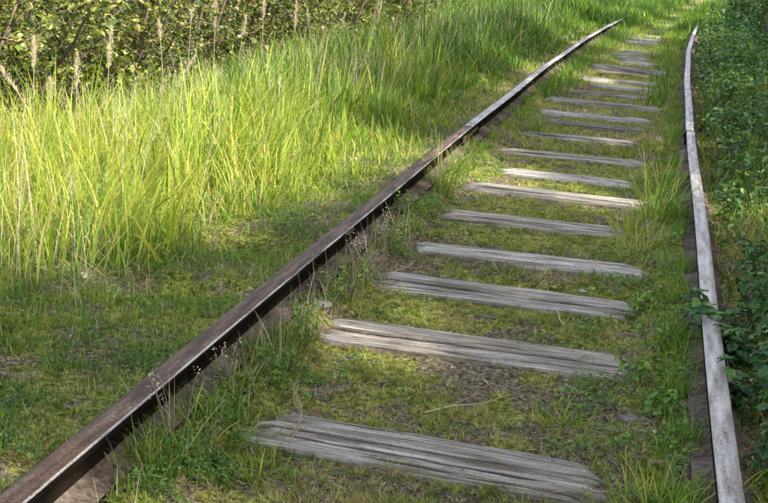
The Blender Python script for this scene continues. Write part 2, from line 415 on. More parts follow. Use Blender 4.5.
# material per profile edge: 0,1,2 top; 3 = gauge corner; others rusty steel with shade painted in
def rail(side, y0, y1, topmat, label, dx=0.0, dz=0.0):
    prof = [(a, b) for a, b in RAIL_PROF]
    if side == 'R': prof = [(G - (a if a > -.01 else max(a, -.063) if b > -.045 else a), b) for a, b in prof][::-1]
    k = len(prof); ys = np.linspace(y0, y1, max(3, int((y1-y0)/.25)+1))
    V = []
    for y in ys:
        s = cslope(y); wob = .004*(math.sin(y*1.3)+math.sin(y*.57+1)); wz = .003*math.sin(y*.9+2)
        for a, b in prof: V.append((a+float(cx(y))+dx+wob, y - a*s, b+dz+wz))
    q, mi = [], []
    for i in range(len(ys)-1):
        for j in range(k):
            j2 = (j+1) % k
            q.append((i*k+j, i*k+j2, (i+1)*k+j2, (i+1)*k+j))
            jj = j if side == 'L' else (k-2-j) % k
            mi.append(1 if jj in (1, 2) else 4 if jj == 0 else 2 if jj == 3 else 3 if jj in (8, 9, 13) else 0)
    V = np.array(V); root_loc = Vector((float(cx((y0+y1)/2)) + (0 if side == 'L' else G), (y0+y1)/2, 0))
    mats = [M['rust'], topmat, M['edge'] if side == 'L' else topmat, M['foot'], M['rust_top']]
    me = np_mesh('rail', V-np.array(root_loc), [np.array(q)], None, mats=mats, mat_idx=mi)
    # end caps
    import bmesh
    bm = bmesh.new(); bm.from_mesh(me); bm.verts.ensure_lookup_table()
    bm.faces.new([bm.verts[i] for i in range(k)]); bm.faces.new([bm.verts[(len(ys)-1)*k+i] for i in range(k)][::-1])
    bmesh.ops.recalc_face_normals(bm, faces=bm.faces); bm.to_mesh(me); bm.free()
    o = link('rail', me, None, root_loc)
    tag(o, label, 'rail', 'steel rails of the overgrown track')
    return o, root_loc
JL, JR = 8.42, 9.32
rails = []
rails.append(rail('L', 1.2, JL, M['rust_top'], 'nearest length of the left rail, brown rusty head with a bright worn inner edge'))
M['worn_top'] = steel_mat('worn_grey_brown_rail_top', [(.36, (.10, .075, .06)), (.48, (.26, .225, .20)), (.62, (.42, .39, .37))], .45, .2)  # grey of the grazing sky reflection is painted into the head colour
rails.append(rail('L', JL+.008, JL+12.5, M['worn_top'], 'left rail beyond the first joint, its head shining grey among tall grass'))
rails.append(rail('L', JL+12.51, 40, M['worn_top'], 'farthest left rail vanishing under grass at the bend'))
rails.append(rail('R', 1.2, JR, M['steel_top'], 'nearest length of the right rail, smooth grey head beside leafy plants'))
rails.append(rail('R', JR+.008, JR+12.5, M['steel_top'], 'right rail beyond the first joint, pale head beginning to bend right', dx=-.006))
rails.append(rail('R', JR+12.51, 40, M['steel_top'], 'farthest right rail curving away into dark undergrowth'))
import bmesh
def box_bm(bm, c, s, bev=0.0, rot=None):
    r = bmesh.ops.create_cube(bm, size=1)
    for v in r['verts']:
        v.co = Vector((v.co.x*s[0], v.co.y*s[1], v.co.z*s[2]))
        if rot: v.co.rotate(rot)
        v.co += Vector(c)
    if bev:
        es = list({e for v in r['verts'] for e in v.link_edges})
        bmesh.ops.bevel(bm, geom=es, offset=bev, segments=2, affect='EDGES')
bolt_me = None
for (ro, loc), x0, jy in ((rails[0], 0, JL), (rails[3], G, JR)):
    sgn = 1 if x0 == 0 else -1
    for side in (1, -1):
        bm = bmesh.new()
        hx = x0 - sgn*(.0355 if sgn > 0 else .033) + side*.018
        box_bm(bm, (hx-loc.x, jy-loc.y, -.064-loc.z), (.020, .60, .052), .005)
        me = bpy.data.meshes.new('fishplate'); bm.to_mesh(me); bm.free(); me.materials.append(M['rust_top'] if side*sgn > 0 else M['rust'])
        fp = link('fishplate', me, ro)
        if bolt_me is None:
            bm = bmesh.new()
            bmesh.ops.create_cone(bm, cap_ends=True, segments=6, radius1=.016, radius2=.015, depth=.018, matrix=Matrix.Rotation(math.pi/2, 4, 'Y'))
            bmesh.ops.create_cone(bm, cap_ends=True, segments=10, radius1=.008, radius2=.008, depth=.030, matrix=Matrix.Rotation(math.pi/2, 4, 'Y'))
            bolt_me = bpy.data.meshes.new('bolt'); bm.to_mesh(bolt_me); bm.free(); bolt_me.materials.append(M['rust'])
        for q in (-.22, -.08, .08, .22):
            link('bolt', bolt_me, fp, (hx-loc.x+side*.013, jy-loc.y+q, -.064))

# ------------------------------------------------------------------ sleepers
SL_LABEL = [
 'nearest grey sleeper, widest, rounded and deeply cracked along its length',
 'second sleeper from the camera, split lengthwise by one long crack',
 'third sleeper from the camera, mossy crack running between two halves',
 'fourth sleeper from the camera, pale and flat with a frayed right end',
 'fifth sleeper from the camera, short, its right end under reddish grass',
 'sixth sleeper from the camera, long and light grey with a dark front edge',
 'seventh sleeper from the camera, short and smooth between moss strips',
 'eighth sleeper from the camera, left end dark, at the level of the left rail joint',
 'ninth sleeper from the camera, with a kinked worn front edge',
 'tenth sleeper from the camera, thin and slightly slanting',
 'eleventh sleeper from the camera, closely behind the slanting one',
 'twelfth sleeper from the camera, thin with its ends in weeds',
 'dark low sleeper with moss on it, two behind the close pair',
 'short pale sleeper fragment in front of the slanted far sleeper',
 'slightly slanted sleeper just in front of the raised dark-edged one',
 'raised far sleeper with a dark upper edge and right end lifted from the ground',
 'lowest of the four pale narrow sleepers beyond the raised one',
 'second of the four pale narrow sleepers beyond the raised one',
 'third of the four pale narrow sleepers beyond the raised one',
 'topmost of the four pale narrow sleepers beyond the raised one',
 'brighter far sleeper, nearer of a close pair before the bend',
 'brighter far sleeper, farther of a close pair before the bend',
 'small grey far sleeper trace just behind the close pair',
 'faint far sleeper almost lost in green moss at the bend',
 'tiny pale sleeper in the bend, nearer of two touching strips',
 'tiny pale sleeper in the bend, farther of two touching strips',
 'faint sleeper near where the rails vanish',
 'farthest pale flat sleeper patch at the top of the track']
# (offset across, strength, depth, width, from, to, step down of the half nearer the camera)
CRACKS = {0: [(.36, .8, .007, .0018, .0, .55, .0), (-.06, 1, .014, .0030, .06, 1, .0), (-.46, .9, .009, .0022, .1, .8, .001), (.66, .7, .006, .0018, .25, .9, 0), (.16, .6, .005, .0016, .45, .95, 0), (-.72, .6, .006, .0018, .3, .8, 0)],
          1: [(-.12, 1.0, .020, .0050, -.05, 1.1, .003), (.45, .6, .010, .003, .1, .6, 0), (-.6, .5, .008, .003, .4, .95, 0), (.15, .5, .006, .0025, .5, 1, 0)],
          2: [(-.05, 1.0, .022, .0058, -.05, 1.1, .003), (.5, .6, .009, .003, .4, .9, 0), (-.5, .6, .009, .003, .1, .5, 0)],
          3: [(.1, .7, .010, .003, .3, .8, 0)], 4: [(-.3, .8, .010, .0035, .2, 1, .001)],
          5: [(-.25, 1, .016, .006, .05, 1, .002)], 6: [(.2, .8, .010, .004, .1, .7, .0)], 7: [(-.3, .8, .012, .006, .1, .8, .002)]}
for i, (y, wd, ul, ur, yaw, lift) in enumerate(SLEEPERS):
    r = np.random.default_rng(100+i)
    x0, x1 = -.56, 2.0
    if i == 15: x0, x1 = .30, 1.30
    nx = 260 if i < 3 else 140 if i < 8 else 50
    nv = 130 if i < 3 else 56 if i < 8 else 14
    ux = np.linspace(x0, x1, nx); tv = np.linspace(-1, 1, nv)
    U, T = np.meshgrid(ux, tv, indexing='ij')
    th = .13; wd *= 1.06
    edge_w = 1 + .05*(fbm(U*3+i*7, np.sign(T)*5+i, 3)-.5)*2 + .03*(fbm(U*16+i*3, np.sign(T)*2+i, 2)-.5)
    tw = wd*.5*edge_w
    # round the section: top flat, sides falling
    k = np.abs(T)
    side = sstep(.80, 1.0, k)
    rnd = .018 if i == 0 else .007
    Vy = np.sign(T)*np.minimum(k/.86, 1)*tw
    Zt = -rnd*(k/.86)**2*(k < .86) - rnd*(k >= .86)
    Zt = np.where(k > .86, -rnd - (k-.86)/.14*th, Zt)
    Zt = Zt + (fbm(U*1.2+i, T*1.5+i*3, 2)-.5)*.014 + (fbm(U*5+i*2, T*30+i, 4)-.5)*.0055*(k < .9)
    dirt_shade = np.zeros_like(U); crack = np.zeros_like(U)
    cr = CRACKS.get(i) or [(r.uniform(-.5, .5), r.uniform(.6, 1), r.uniform(.008, .014), .006, r.uniform(0, .3), r.uniform(.6, 1), .001) for _ in range(2)]
    un = (U-ul)/(ur-ul)
    for (v0, st, dep, wid, a, b, stp) in cr:
        c = v0 + .11*(fbm(U*2.2+v0*9, U*0+i, 3)-.5)*2 + .02*(fbm(U*14, U*0+i+v0*5, 2)-.5)
        ww = wid*1.25/(wd*.5)*(.35+1.3*fbm(U*5+v0*3, U*0+3, 3))
        prof = np.exp(-((T*1.0-c)/ww)**2)*sstep(a-.08, a+.05, un)*(1-sstep(b-.05, b+.08, un))*st
        Zt = Zt - stp*(1-sstep(-.04, .01, T-c))*(k < .88)
        Zt = Zt - dep*prof*(k < .88); crack = np.maximum(crack, np.minimum(1, prof*1.5)**.85*(k < .9))
    # ragged soiling on the visible ends
    e = np.minimum(U-ul, ur-U)
    ed = 1-sstep(-.03, .07, e + (fbm(U*9+i, T*3+i*5, 3)-.5)*.22)
    dirt_shade = np.maximum(dirt_shade, ed*.6)
    Zt = Zt - .012*ed
    if i in (1, 2):  # left ends reach out beyond the left rail
        pass
    dirt_shade = np.maximum(dirt_shade, side*.8*(k > .84))  # long sides darkened: their shade goes into the wood colour
    V = np.stack([U-.7, Vy, Zt], 2).reshape(-1, 3)
    a = (np.arange(nx-1)[:, None]*nv + np.arange(nv-1)[None]).ravel()
    F = np.stack([a, a+nv, a+nv+1, a+1], 1)
    nb = len(V)
    me = np_mesh('railway_sleeper', V, [F], WOODS[[0, 1, 0, 2, 1, 0, 2, 1, 0, 3, 2, 0, 3, 2, 0, 3, 2, 2][min(i, 17)]], {'dirt': np.clip(dirt_shade, 0, 1).ravel(), 'crack': np.clip(crack, 0, 1).ravel()}, smooth=True)
    bm = bmesh.new(); bm.from_mesh(me); bm.verts.ensure_lookup_table()
    try:
        bm.faces.new([bm.verts[j] for j in range(nv)]); bm.faces.new([bm.verts[(nx-1)*nv+j] for j in range(nv)][::-1])
    except Exception: pass
    bmesh.ops.recalc_face_normals(bm, faces=bm.faces)
    if bm.faces and sum(f.normal.z for f in bm.faces) < 0: bmesh.ops.reverse_faces(bm, faces=bm.faces)
    bm.to_mesh(me); bm.free()
    o = link('railway_sleeper', me, None, (float(cx(y))+.7, y, -.174+lift+.008*(i > 8)))
    o.rotation_euler = (0, .03 if i == 15 else 0, yaw - math.atan(cslope(y)) )
    tag(o, SL_LABEL[i], 'sleeper', 'wooden sleepers of the old track')
# yellowish plank lying in front of the raised sleeper
bm = bmesh.new(); box_bm(bm, (0, 0, 0), (.62, .11, .03), .004, Euler((0, .01, -.03)))
bmesh.ops.subdivide_edges(bm, edges=bm.edges[:], cuts=3)
for v in bm.verts: v.co.z += random.uniform(-.002, .002)
me = bpy.data.meshes.new('broken_plank'); bm.to_mesh(me); bm.free(); me.materials.append(M['pale_wood'])
tag(link('broken_plank', me, None, (.78, 15.35, -.172)), 'short yellowish plank lying in front of the raised far sleeper', 'plank')

# ------------------------------------------------------------------ grass and moss
def scatter(n, x0, x1, y0, y1, dens, yb=1.0):
    """random points with acceptance function dens(u, x, y) in [0,1]; yb>1 favours near"""
    x = rng.uniform(x0, x1, n); y = y0 + (y1-y0)*rng.random(n)**yb
    x = x + cx(y)
    u = x - cx(y)
    keep = rng.random(n) < dens(u, x, y)
    x, y, u = x[keep], y[keep], u[keep]
    return x, y, u
def base(x, y, sink=.01): return np.stack([x, y, ground_z(x, y)-sink], 1)
def clumpy(x, y, f=3.0, a=.35, b=.65, s=0): return sstep(a, b, fbm(x*f+s, y*f+s*2, 3))
def on_sleeper(x, y, m=.01):
    u = x-cx(y); r = np.zeros(len(x), bool)
    for (yy, wd, ul, ur, yaw, lift) in SLEEPERS:
        r |= (np.abs(y-yy-(u-.7)*yaw) < wd*.53+m) & (u > ul+.03) & (u < ur-.03)
    return r
parts = []
# tall meadow grass, left
x, y, u = scatter(165000, -3.4, -.2, 2.6, 34, lambda u, x, y: np.clip(sstep(-.50+.35*sstep(4.8, 7.5, y), -1.10+.62*sstep(4.8, 7.5, y), u + (fbm(x*1.3, y*1.3)-.5)*.6)*sstep(3.9, 4.8, y - (u+1)*.6), 0, 1)*(.12+.88*clumpy(x, y, 5, .38, .62)), 1.5)
h = .10 + .36*sstep(-.35, -1.25, u)*(.45+fbm(x*1.1+4, y*1.1, 3)) ; h *= rng.uniform(.35, 1.35, len(x))*(.75+.5*clumpy(x, y, 2.2, .35, .65, 77))*(1-.35*sstep(-1.9, -3.0, u))
var = np.clip(.54 + .45*(fbm(x*.9+50, y*.9, 3)-.5) + rng.normal(0, .19, len(x)) + .20*sstep(9.5, 5.5, y) + .08*sstep(-.9, -2.0, u)*sstep(9, 6, y) - .22*sstep(8, 17, y), .03, .86); var = np.where(rng.random(len(x)) < .06, rng.uniform(.86, .97, len(x)), var)  # near blades yellower, far ones darker: sun and shade put into colour
cl_az = fbm(x*4, y*4, 2)*12
parts.append(blades(base(x, y), h, (.0020+.0078*rng.random(len(x))**2)*(1+.06*y)*np.where(clumpy(x, y, 2.5, .4, .6, 91) > .5, 1.25, .85), cl_az + rng.normal(0, 1.1, len(x)), np.abs(rng.normal(.08, .20, len(x))), rng.uniform(.0, 1.5, len(x))*rng.choice([.7, 1, 1.9], len(x)), 4, var))
tag(mk('meadow_grass', parts, M['grass']), kind='stuff')
# dry straw lying between the stems
x, y, u = scatter(17000, -3.2, -.3, 3.4, 18, lambda u, x, y: (.15+.85*clumpy(x, y, 3, .4, .7, 9))*sstep(-.5, -1.2, u), 1.6)
parts = [blades(base(x, y, -.01), rng.uniform(.12, .4, len(x)), rng.uniform(.0014, .0028, len(x))*(1+.06*y), rng.random(len(x))*6.3, rng.uniform(.3, 1.3, len(x)), rng.uniform(-.2, .7, len(x)), 3, np.clip(rng.normal(.93, .05, len(x)), 0, 1))]
tag(mk('dead_straw', parts, M['grass']), kind='stuff')

x, y, u = scatter(1500, -3.0, -.5, 4.0, 22, lambda u, x, y: sstep(-.7, -1.1, u)*.9, 1.4)
P0 = base(x, y); hh = rng.uniform(.35, .62, len(x))*(1-.25*sstep(-1.9, -3, u)); az = rng.random(len(x))*6.3; ln = rng.uniform(0, .3, len(x)); wd_ = .0016*(1+.07*y)
parts = [blades(P0, hh, wd_, az, ln, ln*0+.15, 4, rng.uniform(.5, .9, len(x)))]
for q in range(14):
    f = .70+.30*q/14; an = ln+.15*f
    P = P0 + np.stack([np.cos(az)*np.sin(an)*hh*f, np.sin(az)*np.sin(an)*hh*f, np.cos(an)*hh*f], 1)
    parts.append(blades(P, rng.uniform(.012, .030, len(x))*(1.3-f*.6), wd_*1.1, rng.random(len(x))*6.3, rng.uniform(.2, .9, len(x)), rng.uniform(0, .5, len(x)), 1, rng.random(len(x))))
tag(mk('meadow_seed_heads', parts, M['plume']), kind='stuff')

# short grass on the left verge and everywhere around the rails
parts = []
x, y, u = scatter(120000, -2.6, -.12, 2.3, 9.5, lambda u, x, y: .15+.85*clumpy(x, y, 7, .35, .6, 3), 1.5)
parts.append(blades(base(x, y, .004), rng.uniform(.02, .085, len(x)), rng.uniform(.0018, .0032, len(x)), rng.random(len(x))*6.3, np.abs(rng.normal(.3, .35, len(x))), rng.uniform(0, 1.3, len(x)), 2,
    np.clip(rng.normal(.42, .16, len(x)) + .5*(fbm(x*3+8, y*3, 3)-.5) + .35*(rng.random(len(x)) < .12), 0, 1)))
# between the rails: sparse short grass, thicker by the rails and far away
def dtrack(u, x, y):
    xl = np.interp(y, _sy, _sl); xr = np.interp(y, _sy, _sr)
    edge = sstep(-.02, .1, np.maximum(xl-u, u-xr))
    far = sstep(9, 30, y)
    return np.clip((.10+.25*clumpy(x, y, 6, .45, .65, 5) + .45*edge + .35*far), 0, 1)
x, y, u = scatter(110000, 0.05, G-.06, 2.5, 40, dtrack, 2.2)
k = ~on_sleeper(x, y) | (rng.random(len(x)) < .02); x, y, u = x[k], y[k], u[k]
xl = np.interp(y, _sy, _sl); xr = np.interp(y, _sy, _sr)
edge = sstep(-.02, .1, np.maximum(xl-u, u-xr)); far = sstep(12, 30, y)
h = rng.uniform(.012, .05, len(x))*(1+1.1*edge*clumpy(x, y, 5, .4, .7, 11)+2.2*far)
parts.append(blades(base(x, y, .004), h, rng.uniform(.0016, .003, len(x))*(1+.10*y), rng.random(len(x))*6.3, np.abs(rng.normal(.3, .35, len(x))), rng.uniform(0, 1.4, len(x)), 2,
    np.clip(rng.normal(.50, .16, len(x)) - .12*far + .4*(fbm(x*3+8, y*3, 3)-.5) + .38*(rng.random(len(x)) < .22), 0, 1)))
x, y, u = scatter(15000, -1.7, -.22, 3.2, 9, lambda u, x, y: sstep(-.2, -.9, u+(fbm(x*2, y*2, 2)-.5)*.6)*sstep(3.2, 4.6, y)*clumpy(x, y, 4, .35, .65, 71), 1.3)
parts.append(blades(base(x, y, .004), rng.uniform(.06, .20, len(x)), rng.uniform(.0018, .0042, len(x))*(1+.05*y), rng.random(len(x))*6.3, np.abs(rng.normal(.3, .3, len(x))), rng.uniform(.1, 1.6, len(x)), 3,
    np.clip(rng.normal(.48, .18, len(x)) + .38*(rng.random(len(x)) < .2), 0, 1)))
tag(mk('short_grass', parts, M['grass']), kind='stuff')

# moss cushions on the bed
parts = []
def cushions(n, x0, x1, y0, y1, dens, per, rad, hh, wid, yb=1.6, vo=0):
    x, y, u = scatter(n, x0, x1, y0, y1, dens, yb)
    k = ~on_sleeper(x, y, -.018+.02*(fbm(x*7, y*7, 2) > .5)) & (np.abs(u+.035) > .085) & (np.abs(u-G-.035) > .085); x, y = x[k], y[k]
    cv = np.clip(.5+vo+1.5*(fbm(x*3.5+60, y*3.5, 4)-.5)+rng.normal(0, .2, len(x)), 0, 1)
    sz = rng.uniform(.6, 1.4, len(x))
    x = np.repeat(x, per); y = np.repeat(y, per); cv = np.repeat(cv, per); sz = np.repeat(sz, per)
    a = rng.random(len(x))*6.3; r = rng.random(len(x))**.6*rad*sz
    x = x + np.cos(a)*r; y = y + np.sin(a)*r
    P = np.stack([x, y, ground_z(x, y) - .002 + (1-(r/(rad*1.4))**2)*.006], 1)
    parts.append(blades(P, rng.uniform(*hh, len(x))*sz, rng.uniform(*wid, len(x)), a, .25+.9*r/rad/1.4, rng.uniform(-.2, .5, len(x)), 1, np.clip(cv+rng.normal(0, .08, len(x)), 0, 1)))
cushions(16000, -1.7, 1.9, 2.4, 9.5, lambda u, x, y: moss_amt(x, y), 20, .016, (.008, .021), (.003, .0062))
cushions(5000, 0, 1.4, 2.5, 8, lambda u, x, y: clumpy(x, y, 3.5, .4, .6, 40), 16, .014, (.015, .036), (.002, .0038), 1.6, -.08)
x, y, u = scatter(60000, -1.0, 2.0, 9, 34, lambda u, x, y: .3+.7*moss_amt(x, y), 1.8)
k = ~on_sleeper(x, y); x, y = x[k], y[k]
parts.append(blades(base(x, y, .003), rng.uniform(.02, .05, len(x)), rng.uniform(.006, .012, len(x))*(1+.04*y), rng.random(len(x))*6.3, np.abs(rng.normal(.4, .4, len(x))), rng.uniform(0, .8, len(x)), 1,
    np.clip(.2+.7*fbm(x*2+60, y*2, 3)+rng.normal(0, .16, len(x)), 0, 1)))
tag(mk('moss', parts, M['moss']), kind='stuff')

# litter of dry bits, chips and twigs on the bed
parts = []
x, y, u = scatter(34000, -1.2, 1.7, 2.4, 10, lambda u, x, y: .25+.75*(1-moss_amt(x, y)), 1.5)
P = base(x, y, -.003); P[:, 2] = np.where(on_sleeper(x, y), -.176, P[:, 2])
k = ~on_sleeper(x, y) | (rng.random(len(x)) < .12); P = P[k]
parts.append(blades(P, rng.uniform(.008, .045, len(P)), rng.uniform(.0012, .0055, len(P)), rng.random(len(P))*6.3, rng.normal(1.5, .12, len(P)), rng.uniform(-.1, .2, len(P)), 2, rng.uniform(0, 1, len(P))**1.5))
tag(mk('leaf_litter', parts, M['stalk']), kind='stuff')

x, y, u = scatter(900, -1.2, 1.7, 2.4, 10, lambda u, x, y: u*0+1, 1.5)
P = base(x, y, -.006); P[:, 2] = np.where(on_sleeper(x, y), -.166, P[:, 2])
k = ~on_sleeper(x, y) | (rng.random(len(x)) < .10); P = P[k]
tag(mk('dead_leaves', [leaves(P, rng.uniform(.006, .022, len(P)), rng.uniform(0, .8, len(P)), .9, .6, .1)], M['stalk']), kind='stuff')
# right-hand undergrowth
parts = []
x, y, u = scatter(110000, G+.10, 4.4, 2.6, 34, lambda u, x, y: (.2+.8*clumpy(x, y, 4, .35, .6, 21))*sstep(.06, .35, u-G+.1), 1.7)
h = (.10+.30*sstep(.15, .9, u-G)*(.4+fbm(x*1.3+4, y*1.3, 3)))*rng.uniform(.5, 1.2, len(x))
v = np.clip(.40 - .20*sstep(7, 12, y) + .5*(fbm(x*1.1+90, y*1.1, 3)-.5) + rng.normal(0, .15, len(x)) + .5*(rng.random(len(x)) < .22), 0, 1)  # far blades darker: shade of the verge put into their colour
parts.append(blades(base(x, y), h, rng.uniform(.003, .006, len(x))*(1+.06*y), rng.random(len(x))*6.3, np.abs(rng.normal(.2, .25, len(x))), rng.uniform(.3, 1.9, len(x)), 4, v))
# grass closing over both rails where they vanish
x, y, u = scatter(34000, -.9, 2.4, 22, 46, lambda u, x, y: sstep(24.0, 26.5, y+rng.normal(0, .5, len(y)))*np.maximum(np.exp(-((u+.05)/.30)**2), np.exp(-((u-G-.1)/.28)**2)), 1.2)
parts.append(blades(base(x, y), rng.uniform(.18, .42, len(x)), rng.uniform(.012, .022, len(x)), rng.random(len(x))*6.3, np.abs(rng.normal(.2, .2, len(x))), rng.uniform(.3, 1.2, len(x)), 3, np.clip(rng.normal(.36, .15, len(x)), 0, 1)))
x, y, u = scatter(9000, -.25, 1.9, 12, 27, lambda u, x, y: np.maximum(np.exp(-((u-.15)/.12)**2), .7*np.exp(-((u-G+.22)/.12)**2)), 1.2)
parts.append(blades(base(x, y), rng.uniform(.08, .22, len(x)), rng.uniform(.008, .014, len(x)), rng.random(len(x))*6.3, np.abs(rng.normal(.2, .2, len(x))), rng.uniform(.3, 1.2, len(x)), 3, np.clip(rng.normal(.40, .15, len(x)), 0, 1)))
x, y, u = scatter(9000, G-.13, G-.015, 2.5, 12, lambda u, x, y: clumpy(x, y, 5, .45, .7, 61), 1.4)
parts.append(blades(base(x, y), rng.uniform(.04, .15, len(x)), rng.uniform(.002, .0035, len(x)), rng.random(len(x))*6.3, np.abs(rng.normal(.3, .25, len(x))), rng.uniform(.3, 1.5, len(x)), 3, np.clip(rng.normal(.52, .17, len(x)), 0, 1)))
x, y, u = scatter(14000, .0, .14, 2.5, 14, lambda u, x, y: clumpy(x, y, 5, .45, .7, 63), 1.4)
parts.append(blades(base(x, y), rng.uniform(.03, .13, len(x)), rng.uniform(.002, .0035, len(x)), rng.random(len(x))*6.3, np.abs(rng.normal(.3, .25, len(x))), rng.uniform(.3, 1.5, len(x)), 3, np.clip(rng.normal(.52, .19, len(x)), 0, 1)))
# far path beyond the bend
x, y, u = scatter(60000, -6, 7, 26, 62, lambda u, x, y: .15+.85*sstep(.5, 1.3, np.abs(u-.65)), 1.2)
h = (.12+.35*sstep(.6, 1.6, np.abs(u-.65)))*rng.uniform(.5, 1.3, len(x))
parts.append(blades(base(x, y), h, rng.uniform(.018, .035, len(x)), rng.random(len(x))*6.3, np.abs(rng.normal(.2, .2, len(x))), rng.uniform(.2, 1.2, len(x)), 3, np.clip(rng.normal(.34, .17, len(x)), 0, 1)))
tag(mk('undergrowth_grass', parts, M['grass']), kind='stuff')

# low broad-leaved ground cover
parts = []
def cover(n, x0, x1, y0, y1, dens, zr, size, v0, v1, yb=1.6, up=.8):
    x, y, u = scatter(n, x0, x1, y0, y1, dens, yb)
    k = ~on_sleeper(x, y); x, y = x[k], y[k]
    P = base(x, y, 0); P[:, 2] += rng.uniform(zr[0], zr[1], len(x))*(.3+.9*fbm(x*6, y*6, 2))
    return leaves(P, rng.uniform(size[0], size[1], len(x))*(1+.03*y), np.clip(rng.uniform(v0, v1, len(x)) + .5*(fbm(x*2.5, y*2.5, 2)-.5), 0, 1), up)
parts.append(cover(30000, .06, .32, 2.5, 8, lambda u, x, y: .6*clumpy(x, y, 6, .5, .68, 2), (.005, .05), (.007, .016), .3, 1.0))
parts.append(cover(30000, 1.0, G-.05, 2.6, 8, lambda u, x, y: .5*clumpy(x, y, 5, .45, .65, 6), (.005, .06), (.008, .018), .3, 1.0))
parts.append(cover(45000, -1.6, -.1, 2.3, 7, lambda u, x, y: clumpy(x, y, 6, .45, .65, 8), (.004, .04), (.007, .016), .1, .9))
parts.append(cover(9000, -.02, .14, 2.5, 9, lambda u, x, y: clumpy(x, y, 4, .4, .6, 52), (.01, .06), (.006, .015), .3, 1.0))
parts.append(cover(7000, 1.34, 1.43, 2.5, 9, lambda u, x, y: clumpy(x, y, 4, .5, .7, 57), (.01, .05), (.006, .015), .3, 1.0))
parts.append(cover(16000, .3, 1.1, 2.5, 9, lambda u, x, y: clumpy(x, y, 7, .55, .7, 18), (.004, .02), (.007, .014), .2, .95))
tag(mk('creeping_weeds', parts, M['weed']), kind='stuff')
parts = [cover(60000, G+.12, 4.6, 2.6, 30, lambda u, x, y: (.05+.95*clumpy(x, y, 2.0, .47, .62, 33))*(.5+.5*sstep(8, 12, y)), (.02, .36), (.014, .050), .0, 1.0, 1.9, .7), cover(26000, G+.45, 4.8, 9, 38, lambda u, x, y: .08+.92*clumpy(x, y, 1.8, .45, .62, 35), (.10, .75), (.016, .050), .0, .8, 1.7, .7)]
tag(mk('undergrowth_leaves', parts, M['herb']), kind='stuff')

# ------------------------------------------------------------------ grass tufts one can point at
def tuft(loc, n, hmin, hmax, spread, var, label, lean=.25, curl=(.2, 1.4), wid=(.003, .006)):
    x = loc[0] + np.clip(rng.normal(0, spread, n), -1.8*spread, 1.8*spread); y = loc[1] + np.clip(rng.normal(0, spread, n), -1.8*spread, 1.8*spread)
    P = np.stack([x-loc[0], y-loc[1], ground_z(x, y)-.01-ground_z(loc[0], loc[1])], 1)
    az = np.arctan2(P[:, 1], P[:, 0]) + rng.normal(0, .6, n)
    o = mk('grass_tuft', [blades(P, rng.uniform(hmin, hmax, n), rng.uniform(*wid, n), az, np.abs(rng.normal(lean, .22, n)), rng.uniform(*curl, n)*rng.choice([1, 1, 1.8], n), 5, np.where(rng.random(n) < .15, rng.uniform(.84, .96, n), np.clip(rng.normal(var, .14, n), 0, 1)))], M['grass'])
    o.location = (loc[0], loc[1], float(ground_z(loc[0], loc[1])))
    tag(o, label, 'grass tuft', 'grass tufts beside the rails')
tuft((.09, 6.75), 60, .22, .46, .035, .58, 'tall bright green tuft leaning beside the left rail, left of the sixth sleeper')
tuft((.02+.04, 7.4), 34, .15, .34, .03, .62, 'slender light green tuft against the left rail near its joint', .3)
tuft((.30, 9.7), 90, .14, .30, .035, .5, 'dense upright green tuft at the left end of the ninth sleeper')
tuft((1.27, 6.65), 110, .22, .50, .045, .50, 'tall green tuft close inside the right rail')
tuft((1.20, 5.95), 160, .08, .20, .06, .82, 'short reddish straw-coloured tuft at the right end of the fourth sleeper', .3, (.2, 1.0), (.002, .004))
tuft((1.13, 6.35), 90, .08, .18, .05, .70, 'low yellow-green tuft at the right end of the fifth sleeper')
tuft((1.30, 7.4), 60, .15, .32, .04, .48, 'green tuft inside the right rail, level with the sixth sleeper')
tuft((.66, 5.33), 90, .03, .07, .05, .5, 'small cushion of short green grass just in front of the fourth sleeper')
tuft((1.02, 3.62), 120, .03, .08, .05, .55, 'small bright cushion of grass right of centre behind the nearest sleeper')
tuft((.12, 2.98), 150, .08, .22, .09, .50, 'sprawling green tuft between the left rail and the nearest sleeper', .6, (.4, 1.6))
tuft((-.02+.1, 3.35), 90, .06, .17, .07, .46, 'low tangled tuft at the left end of the nearest sleeper', .6, (.3, 1.6))
tuft((.30, 2.88), 90, .04, .10, .05, .62, 'fresh yellow-green grass cushion in front of the nearest sleeper')
tuft((-.9, 4.62), 80, .2, .42, .05, .6, 'broad-bladed green tuft at the near edge of the meadow')
tuft((-.62, 5.7), 60, .18, .36, .05, .55, 'lone green tuft in the short grass left of the left rail')
tuft((.28, 13.3), 80, .15, .36, .08, .4, 'bushy green tuft beside the left rail before the raised sleeper', .35)
tuft((1.42-.1, 2.95), 140, .06, .2, .09, .68, 'yellowish tuft in the lower right corner beside the right rail', .4)

# thin stems growing against the left rail (dry, dark gap)
x, y, u = scatter(260, .045, .16, 2.4, 5.6, lambda u, x, y: u*0+1, 1)
tag(mk('dry_stems', [blades(base(x, y), rng.uniform(.08, .24, len(x)), rng.uniform(.0015, .003, len(x)), rng.random(len(x))*6.3, np.abs(rng.normal(.2, .25, len(x))), rng.uniform(-.2, .8, len(x)), 4, rng.uniform(.2, 1, len(x)))], M['stalk']), kind='stuff')

